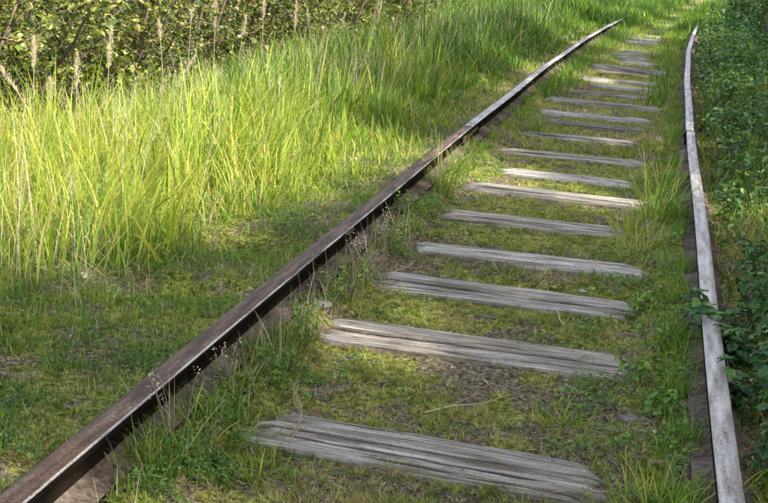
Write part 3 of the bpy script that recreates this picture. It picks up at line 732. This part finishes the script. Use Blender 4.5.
# weedy stems with small seed tufts near the left rail
def seed_weed(loc, h, label, head=.026, nh=10, col='plume'):
    r = empty('flowering_grass', (loc[0], loc[1], float(ground_z(*loc))))
    tag(r, label, 'seed grass', 'thin seeding grass stems by the rail')
    ps, heads = [], []
    for k in range(5):
        a = rng.uniform(0, 6.3); pts = curve_pts((rng.normal(0, .01), rng.normal(0, .01), -.01), (math.cos(a)*.25, math.sin(a)*.25, 1), h*rng.uniform(.7, 1.1), 6, .25, 0, int(rng.integers(1e6)))
        ps.append((pts, np.linspace(.0011, .0006, 7)))
        hp = pts[-1] + rng.normal(0, 1, (nh, 3))*np.array([head*.25, head*.25, head*.6]); heads.append(leaves(hp, rng.uniform(.004, .009, nh), rng.random(nh), .3, .5))
    link('stem', tube_mesh('stem', ps, M['stalk'], 4, .6), r); mk('seed_head', heads, M[col], r)
seed_weed((.02+.05, 2.86), .2, 'pale dry seed heads against the dark side of the left rail, lower left')
seed_weed((.075, 3.3), .17, 'thin seeding stems in front of the left rail by the nearest sleeper')
seed_weed((.08, 3.9), .18, 'thin seeding stems between the nearest and second sleepers by the left rail')
seed_weed((.10, 4.7), .2, 'branching seeding stems by the left rail near the third sleeper', .04, 30)
seed_weed((.10, 5.2), .17, 'yellow-green seeding stems by the left rail near the fourth sleeper', .04, 30)
seed_weed((-.6, 5.0), .3, 'thin pale seed heads standing in the short grass left of the rail')
seed_weed((-.85, 4.2), .22, 'sparse seeding stems at the lower left edge of the meadow')

# ------------------------------------------------------------------ tall dry plumes in front of the shrubs
PL = [((-2.4, 6.77), .50, .17, (.00, 0), 'pale plume second from the left before the shrubs'),
      ((-2.3, 6.72), .35, .17, (-.28, 0), 'bent pale plume leaning left at the far left edge of the meadow'),
      ((-2.4, 7.33), .37, .22, (0, 0), 'short brownish upright plume before the shrubs, third from the left'),
      ((-2.3, 7.56), .53, .27, (.02, 0), 'tallest slim pale plume standing upright before the left shrubs'),
      ((-2.2, 8.35), .29, .24, (.10, .18), 'dry plume leaning to the right before the shrubs'),
      ((-1.9, 7.62), .05, .25, (.0, 0), 'low pale plume half hidden in the bright meadow grass'),
      ((-2.4, 6.97), .24, .10, (.0, 0), 'small dark plume low between the leftmost ones'),
      ((-2.3, 11.8), .56, .26, (.0, 0), 'straight plume before the middle of the shrubs'),
      ((-2.4, 13.9), .37, .26, (.05, .0), 'pale plume leaning slightly right, middle of three at the shrubs’ right end'),
      ((-2.2, 14.45), .50, .3, (.10, .0), 'wide pale plume, rightmost one before the shrubs'),
      ((-2.4, 11.1), .62, .2, (.0, 0), 'high plume reaching the top of the picture before the shrubs'),
      ((-2.5, 10.1), .66, .28, (.0, 0), 'long plume in front of the dark trunks'),
      ((-2.5, 9.5), .66, .2, (.02, 0), 'thin tall plume left of the dark trunks'),
      ((-2.45, 8.9), .50, .16, (-.05, .0), 'slim stalk just right of the leaning dry plume'),
      ((-2.5, 10.7), .46, .20, (.06, .0), 'short leaning plume between two long ones near the dark trunks'),
      ((-2.4, 12.8), .44, .24, (-.06, .0), 'plume leaning left, leftmost of the group at the right end of the shrubs'),
      ((-2.5, 16.2), .46, .3, (.05, .0), 'far plume where the shrubs meet the tall grass'),
      ((-1.6, 8.5), .03, .22, (-.25, -.3), 'dry stalk bent over in the meadow grass')]
for (lx, ly), top, hl, (lx2, ly2), lab in PL:
    z0 = float(ground_z(lx, ly)); h = top - z0
    r = empty('reed_plume', (lx, ly, z0)); tag(r, lab.replace('’', ''), 'reed plume', 'dry seed plumes in the meadow')
    t = np.linspace(0, 1, 9)[:, None]; pts = np.concatenate([lx2*t**2*1.2, ly2*t**2*1.2, t*h], 1)
    link('stem', tube_mesh('stem', [(pts, np.linspace(.0035, .0018, 9))], M['stalk'], 5, .7), r)
    nh = 340; tt = 1-rng.random(nh)*hl/h
    P = np.stack([np.interp(tt, t[:, 0], pts[:, j]) for j in range(3)], 1)
    s = (1-tt)*h/hl; wdt = .017*np.sin(np.clip(s, .05, .97)*math.pi)**.6+.002
    P[:, :2] += rng.normal(0, 1, (nh, 2))*wdt[:, None]*.6
    V, F, v = blades(P, rng.uniform(.012, .028, nh), rng.uniform(.002, .0045, nh), rng.random(nh)*6.3, np.abs(rng.normal(.3, .15, nh)), rng.uniform(0, .4, nh), 1, rng.random(nh))
    link('seed_plume', np_mesh('seed_plume', V, F, M['plume'], v), r)
    nb = 5; P = np.zeros((nb, 3)); V, F, v = blades(P, rng.uniform(.25, .45, nb), rng.uniform(.006, .009, nb), rng.random(nb)*6.3, rng.uniform(.1, .4, nb), rng.uniform(.4, 1.4, nb), 5, rng.uniform(.4, .9, nb))
    link('leaf_blades', np_mesh('leaf_blades', V, F, M['grass'], v), r)

# ------------------------------------------------------------------ shrubs (left), trees (right, behind)
def shrub_meshes(seed, h=2.3, rad=1.1, nl=9000, ls=(.035, .065), nst=14):
    r = np.random.default_rng(seed); paths = []; tips = []
    for k in range(nst):
        a = r.uniform(0, 6.3); q = r.uniform(0, .35)
        p = curve_pts((math.cos(a)*q, math.sin(a)*q, -.05), (math.cos(a)*r.uniform(.1, .7), math.sin(a)*r.uniform(.1, .7), 1), h*r.uniform(.75, 1.05), 10, .35, .2, seed*31+k)
        paths.append((p, np.linspace(r.uniform(.012, .03), .003, 11)))
        for j in range(9):
            i0 = r.integers(1, 10); b = r.uniform(0, 6.3)
            pb = curve_pts(p[i0], (math.cos(b), math.sin(b), r.uniform(-.1, .6)), rad*r.uniform(.35, .8), 6, .4, -.1, seed*77+k*13+j)
            paths.append((pb, np.linspace(.006, .0015, 7))); tips.append(pb[1:])
    T = np.concatenate(tips)
    cen = T[r.integers(0, len(T), nl)]; P = cen + r.normal(0, .032, (nl, 3)); P = P[(P[:, 2] > .02)]
    nz = np.clip(.50 + .5*(fbm(P[:, 0]*4+seed, P[:, 2]*4+P[:, 1], 2)-.5) + r.normal(0, .24, len(P)), 0, 1)
    V, F, v = leaves(P, r.uniform(*ls, len(P)), nz, .55, .6, .15)
    st = tube_mesh('stems', paths, M['bark'], 5)
    return st, np_mesh('foliage', V, F, M['leaf'], v)
variants = [shrub_meshes(1, 2.3, 1.1, 9000, (.022, .062)), shrub_meshes(2, 2.6, 1.0, 8000, (.02, .055)), shrub_meshes(3, 2.0, 1.2, 9000, (.024, .07))]
SH = [(-3.75, 5.6, 0, 1.0, 'leafy shrub at the far left edge with large bright leaves'),
      (-3.7, 7.3, 1, 1.0, 'shrub behind the two bent plumes at left'),
      (-3.75, 8.9, 2, 1.05, 'shrub behind the tallest slim plume'),
      (-3.7, 10.6, 0, 1.0, 'dense shrub in the middle of the left hedge'),
      (-3.8, 12.4, 1, 1.05, 'shrub with brown stems showing right of the hedge middle'),
      (-3.75, 14.4, 2, 1.1, 'shrub behind the three right-hand plumes'),
      (-3.9, 16.6, 0, 1.15, 'yellowish shrub where the hedge nears the top of the picture'),
      (-4.0, 19.2, 1, 1.2, 'far shrub at the right end of the hedge'),
      (-4.3, 22.2, 2, 1.2, 'last shrub of the hedge, mostly above the tall grass'),
      (-4.2, 25.4, 0, 1.3, 'rightmost shrub visible at the top of the picture'),
      (-4.4, 29.5, 1, 1.4, 'shrub behind the far end of the tall grass'),
      (-4.9, 9.6, 2, 1.2, 'back-row shrub seen through the gaps of the hedge middle'),
      (-4.9, 13.2, 0, 1.2, 'back-row shrub behind the plumes at the right'),
      (-4.9, 6.6, 1, 1.2, 'back-row shrub behind the left end of the hedge')]
for x, y, k, s, lab in SH:
    z = float(ground_z(x, y)); r = empty('shrub', (x, y, z), random.uniform(0, 6.3)); r.scale = (s, s, s)
    tag(r, lab, 'shrub', 'shrubs of the hedge behind the meadow')
    link('stems', variants[k][0], r); f = link('foliage', variants[k][1], r); f['kind'] = 'stuff'
# low dark shrubs on the right, far along the track
lowv = [shrub_meshes(11, .9, .7, 3500, (.035, .07), 9), shrub_meshes(12, 1.2, .8, 4200, (.04, .075), 10)]
for k, m_ in enumerate(lowv):
    m_[1].materials[0] = M['herb']
SR = [(2.95, 14.2, 0, 1.0, 'low dark leafy bush at the right edge, level with the dark-edged sleeper'),
      (3.05, 17.8, 1, 1.1, 'dark bush beside the start of the bend on the right'),
      (3.2, 21.5, 0, 1.35, 'dark bush right of where the right rail bends'),
      (3.3, 26, 1, 1.2, 'dark bush near the upper right corner'),
      (3.9, 31, 0, 1.6, 'bush in the upper right corner behind the others'),
      (4.9, 37, 1, 1.5, 'farthest bush on the outside of the bend'),
      (3.0, 11.6, 1, .6, 'small dark leafy bush at the right edge of the picture')]
for x, y, k, s, lab in SR:
    z = float(ground_z(x, y)); r = empty('low_bush', (x, y, z), random.uniform(0, 6.3)); r.scale = (s, s, s)
    tag(r, lab, 'bush', 'dark low bushes on the right')
    link('stems', lowv[k][0], r); f = link('foliage', lowv[k][1], r); f['kind'] = 'stuff'
def tree_meshes(seed, h=5.2, rad=1.7, nl=13000):
    r = np.random.default_rng(seed)
    tr = curve_pts((0, 0, -.1), (0, 0, 1), h*.95, 12, .12, .1, seed); trunk = tube_mesh('trunk', [(tr, np.linspace(.11, .02, 13))], M['bark'], 9)
    paths, tips = [], []
    for k in range(26):
        i0 = r.integers(2, 12); b = r.uniform(0, 6.3); L = rad*(1.05-.05*i0)*r.uniform(.6, 1.1)
        p = curve_pts(tr[i0], (math.cos(b), math.sin(b), .45), L, 7, .3, .1, seed*9+k); paths.append((p, np.linspace(.035, .006, 8)))
        for j in range(4):
            q = r.integers(2, 7); c = r.uniform(0, 6.3)
            pb = curve_pts(p[q], (math.cos(c), math.sin(c), .2), .6, 4, .4, 0, seed*5+k*7+j); paths.append((pb, np.linspace(.01, .002, 5))); tips.append(pb)
        tips.append(p[3:])
    T = np.concatenate(tips); P = T[r.integers(0, len(T), nl)] + r.normal(0, .13, (nl, 3))
    V, F, v = leaves(P, r.uniform(.07, .13, nl), np.clip(r.normal(.4, .2, nl), 0, 1), .5, .65, .15)
    return trunk, tube_mesh('limbs', paths, M['bark'], 5), np_mesh('crown', V, F, M['leaf'], v)
tv = [tree_meshes(41), tree_meshes(42, 5.8, 1.6)]
TR = [(4.9, -5.0, 1), (5.0, -2.9, 0), (4.6, -.9, 1), (5.1, 1.0, 0), (4.7, 2.9, 1), (5.0, 4.9, 0), (4.8, 6.9, 1), (5.3, 9.0, 0), (5.0, 11.2, 1), (5.5, 13.6, 0), (5.5, 16.5, 1), (5.8, 19.6, 0), (6.4, 23.5, 1), (7.0, 28.0, 0), (8.2, 34, 1), (8.8, 41, 0),
      (-5.5, 30, 1), (-6.5, 36, 0), (-4.5, 44, 1), (-1.0, 56, 0), (3.0, 62, 1), (6.5, 55, 0)]
for i, (x, y, k) in enumerate(TR):
    z = float(ground_z(x, y)); r = empty('broadleaf_tree', (x, y, z), random.uniform(0, 6.3)); s = random.uniform(.92, 1.05)*(1.15 if y < 1.5 else 0.98 if y < 8 else 1.3); r.scale = (s, s, s)
    tag(r, 'young leafy tree of the belt that shades the track from the right' if x > 4 and y < 45 else 'young leafy tree closing the view beyond the bend', 'tree', 'trees right of the track' if x > 4 and y < 45 else 'trees beyond the bend')
    link('trunk', tv[k][0], r); link('limbs', tv[k][1], r); f = link('crown', tv[k][2], r); f['kind'] = 'stuff'

# ------------------------------------------------------------------ leafy herbs at the right rail: each leaf its own mesh part
def herb_leaf_mesh(L=.06, wd=.55, v=.4, seed=0):
    r = np.random.default_rng(seed); nu, nv = 7, 5
    V = []
    for i in range(nu):
        t = i/(nu-1); hw = wd*.5*L*math.sin(math.pi*min(1, t**.75*.98+.02))**.8
        hw *= 1+(.10 if i % 2 else -.06)
        for j in range(nv):
            s = j/(nv-1)*2-1
            V.append((t*L, s*hw, abs(s)*hw*.35 - .25*L*t*t + .004*math.sin(s*5+t*9)))
    a = (np.arange(nu-1)[:, None]*nv+np.arange(nv-1)[None]).ravel()
    return np_mesh('leaf', V, [np.stack([a, a+nv, a+nv+1, a+1], 1)], M['herb'], np.full(len(V), v), smooth=True)
LM = [herb_leaf_mesh(.055, .62, v, k) for k, v in enumerate((.15, .35, .5, .7, .9))]
LW = [herb_leaf_mesh(.055, .62, v, k+9) for k, v in enumerate((.3, .5, .65, .8, .95))]
for _m in LW: _m.materials[0] = M['weed']
def herb(loc, h, nst, label, ls=1.0, lean=(0, 0), bright=0):
    LMs = LW if (bright > .95 or loc[0] < 1.4) else LM
    x, y = loc; z = float(ground_z(x, y)); r = empty('leafy_herb', (x, y, z)); tag(r, label, 'leafy plant', 'leafy plants along the rails')
    paths = []
    for k in range(nst):
        a = random.uniform(0, 6.3); o = random.uniform(.1, .5)
        p = curve_pts((math.cos(a)*.02, math.sin(a)*.02, -.01), (math.cos(a)*o+lean[0], math.sin(a)*o+lean[1], 1), h*random.uniform(.65, 1.1), 8, .25, -.1, int(rng.integers(1e6)))
        paths.append((p, np.linspace(.0028, .0012, 9)))
        for q in range(3, 9):
            ph = (q % 2)*math.pi/2 + a
            for s in (0, math.pi):
                if random.random() < .12: continue
                sc = ls*(1.15-.07*abs(q-6))*random.uniform(.75, 1.15)*(.7 if q == 8 else 1)
                l = bpy.data.objects.new('leaf', LMs[min(4, max(0, int(random.gauss(1.6+bright, 1.1))))]); C.objects.link(l); l.parent = r
                l.location = p[q]; l.rotation_euler = (random.uniform(-.35, .35), random.uniform(-.35, .45), ph+s+random.uniform(-.4, .4)); l.scale = (sc,)*3
        for s in range(3):
            l = bpy.data.objects.new('leaf', LMs[random.randint(1, 4)]); C.objects.link(l); l.parent = r
            l.location = p[8]; l.rotation_euler = (0, random.uniform(-.5, .1), random.uniform(0, 6.3)); l.scale = (ls*.55,)*3
    link('stem', tube_mesh('stem', paths, M['herb'], 4, .7), r)
HB = [((1.56, 4.36), .25, 6, 'broad-leaved herb arching over the right rail head', 1.4, (-.38, -.12), .9),
      ((1.66, 4.75), .34, 5, 'bushy herb behind the arching one at the right edge', .9, (0, 0), 0),
      ((1.60, 4.15), .26, 4, 'glossy herb against the outer side of the right rail', .9, (-.05, 0), 0),
      ((1.74, 4.35), .34, 5, 'large herb cut by the right edge of the picture', 1.0, (0, 0), 0),
      ((1.58, 3.72), .24, 4, 'herb spilling towards the right rail in the lower right', .95, (-.12, 0), 0),
      ((1.68, 3.55), .28, 4, 'herb at the right edge near the bottom of the picture', .95, (0, 0), 0),
      ((1.60, 3.22), .22, 4, 'lowest herb in the bottom right corner', .85, (-.05, 0), 0),
      ((1.26, 3.95), .14, 4, 'small bright herb inside the right rail, by the second sleeper', .62, (0, 0), 2),
      ((1.28, 4.35), .15, 4, 'small light green herb inside the right rail, behind the brightest one', .55, (0, 0), 2),
      ((1.30, 3.60), .12, 4, 'spreading green herb inside the right rail near the nearest sleeper', .6, (0, 0), 1),
      ((1.22, 4.85), .11, 4, 'tiny herb at the right end of the third sleeper', .5, (0, 0), 2),
      ((.13, 4.45), .17, 6, 'pale green feathery weed left of the third sleeper by the left rail', .36, (0, 0), 3),
      ((.12, 3.85), .16, 6, 'pale green weed left of the second sleeper by the left rail', .34, (0, 0), 3),
      ((.15, 5.25), .15, 5, 'pale green weed left of the fourth sleeper by the left rail', .34, (0, 0), 3),
      ((.14, 3.52), .12, 5, 'low green weed behind the left end of the nearest sleeper', .34, (0, 0), 2),
      ((.06, 5.95), .16, 5, 'weed against the left rail between the fourth and fifth sleepers', .34, (0, 0), 2),
      ((1.74, 5.5), .26, 4, 'herb with pale sheen right of the rail, level with the fourth sleeper', .8, (0, 0), 0),
      ((1.95, 6.1), .28, 4, 'herb at the right edge level with the fifth sleeper', .8, (0, 0), 0),
      ((1.72, 6.9), .24, 3, 'slim herb right of the rail, level with the sixth sleeper', .8, (0, 0), 0),
      ((2.1, 7.6), .28, 4, 'herb in the undergrowth right of the rail joint', .9, (0, 0), 0),
      ((1.75, 8.9), .24, 3, 'herb close outside the right rail joint', .9, (0, 0), 0),
      ((2.3, 9.2), .30, 4, 'herb at the right edge beyond the rail joint', 1.0, (0, 0), 0),
      ((1.8, 10.6), .26, 4, 'herb with pale leaves outside the right rail beyond the joint', 1.0, (0, 0), 1),
      ((2.2, 11.4), .3, 4, 'pale-sheened herb clump in the right undergrowth', 1.0, (0, 0), 1),
      ((1.85, 12.4), .26, 4, 'far herb beside the right rail, nearer of two', 1.1, (0, 0), 1),
      ((1.95, 13.9), .26, 4, 'far herb beside the right rail, farther of two', 1.1, (0, 0), 1),
      ((2.55, 13.0), .32, 4, 'far herb at the right edge of the picture', 1.1, (0, 0), 0)]
for loc, h, nst, lab, ls, lean, br in HB: herb(loc, h, nst, lab, ls, lean, br)

# ------------------------------------------------------------------ small single things
def stalk_bundle():
    z = -.170; r = empty('dried_stalk', (.30, 3.26, z)); tag(r, 'limp bundle of dried pale stems lying across the left end of the nearest sleeper', 'dried stem')
    for k in range(5):
        q = np.random.default_rng(k+5)
        p = np.array([(-.10+.02*k, .20-.02*k, .06), (-.06, .14, .035), (-.03, .06, .03), (0, 0, .012), (.01, -.10, .010), (.01, -.17, -.01), (.03+.006*k, -.26+.02*k, -.02)])
        p[:, :2] += q.normal(0, .007, (7, 2)); p[4, 0] += .01; p[:, 2] += np.abs(q.normal(0, .003, 7))
        pf = np.stack([np.interp(np.linspace(0, 6, 25), np.arange(7), p[:, c]) for c in range(3)], 1); pf[1:-1] = (pf[:-2]+pf[1:-1]*2+pf[2:])/4
        link('stem', tube_mesh('stem', [(pf*np.array([.8, .8, 1]), np.linspace(.0013, .0008, 25))], M['stalk'], 5, .5+.06*k), r)
    for q in ([-.02, .02, .02], [.02, .0, .02], [-.05, .05, .03]):
        mk('withered_leaf', [leaves(np.array([q]), np.array([.045]), np.array([.2]), .6, .4)], M['stalk'], r)
stalk_bundle()
def twig(loc, rz, L, label, fork=True):
    r = empty('dry_twig', loc, rz); tag(r, label, 'twig', 'dry twigs on the moss')
    ps = [(np.array([(0, 0, 0), (L*.3, .008, .01), (L*.65, -.004, .014), (L, .012, .03)]), np.array([.0035, .003, .0024, .0012]))]
    link('stem', tube_mesh('stem', ps, M['stalk'], 5, .75), r)
    if fork: link('side_branch', tube_mesh('side_branch', [(np.array([(L*.3, .008, .01), (L*.5, .04, .012), (L*.75, .07, .02)]), np.array([.0025, .002, .001]))], M['stalk'], 5, .6), r)
def gz(x, y, d=.012): return (x, y, float(ground_z(x, y))+d)
twig(gz(.62, 3.50), .62, .30, 'forked dry twig lying on moss between the nearest and second sleepers')
twig(gz(.95, 4.6), 1.9, .16, 'thin pale twig leaning on the front of the third sleeper', False)
twig(gz(.18, 5.0), 1.2, .22, 'thin stick beside the left end of the third sleeper')
twig((1.03, 4.15, -.165), .5, .07, 'small dark twig on the right end of the second sleeper')
# white flower in the grass
def flower(loc, label, s=1):
    r = empty('white_flower', gz(*loc, 0)); tag(r, label, 'flower', 'small white flowers in the grass')
    link('stem', tube_mesh('stem', [(np.array([(0, 0, 0), (.004, 0, .03*s), (0, 0, .055*s)]), np.full(3, .0012))], M['weed'], 4, .5), r)
    V, F, v = leaves(np.zeros((14, 3))+np.array([0, 0, .055*s])+rng.normal(0, .008*s, (14, 3)), rng.uniform(.010, .018, 14)*s, rng.random(14), .8, .7, .1)
    link('petals', np_mesh('petals', V, F, M['petal'], v), r)
flower((-.80, 4.14), 'largest white flower in the short grass at left', .6)
flower((-.72, 4.55), 'tiny white flower right of the largest one', .5)
flower((-.52, 7.2), 'white flower in the meadow edge by the left rail', .6)
# stones
for k, (x, y, s, lab) in enumerate([(.07, 4.28, .035, 'dark rounded stone beside the left rail, left of the second sleeper'), (1.23, 3.62, .025, 'small pale stone inside the right rail'), (.10, 3.62, .022, 'small grey stone in the gap by the left rail'), (.98, 5.15, .016, 'pebble in front of the fourth sleeper')]):
    bm = bmesh.new(); bmesh.ops.create_icosphere(bm, subdivisions=2, radius=s)
    for v in bm.verts:
        f = 1+.25*(random.random()-.5); v.co = Vector((v.co.x*1.3*f, v.co.y*f, v.co.z*.6*f))
    me = bpy.data.meshes.new('stone'); bm.to_mesh(me); bm.free(); me.materials.append(M['stone'])
    tag(link('stone', me, None, gz(x, y, s*.25)), lab, 'stone', 'stones on the track bed')
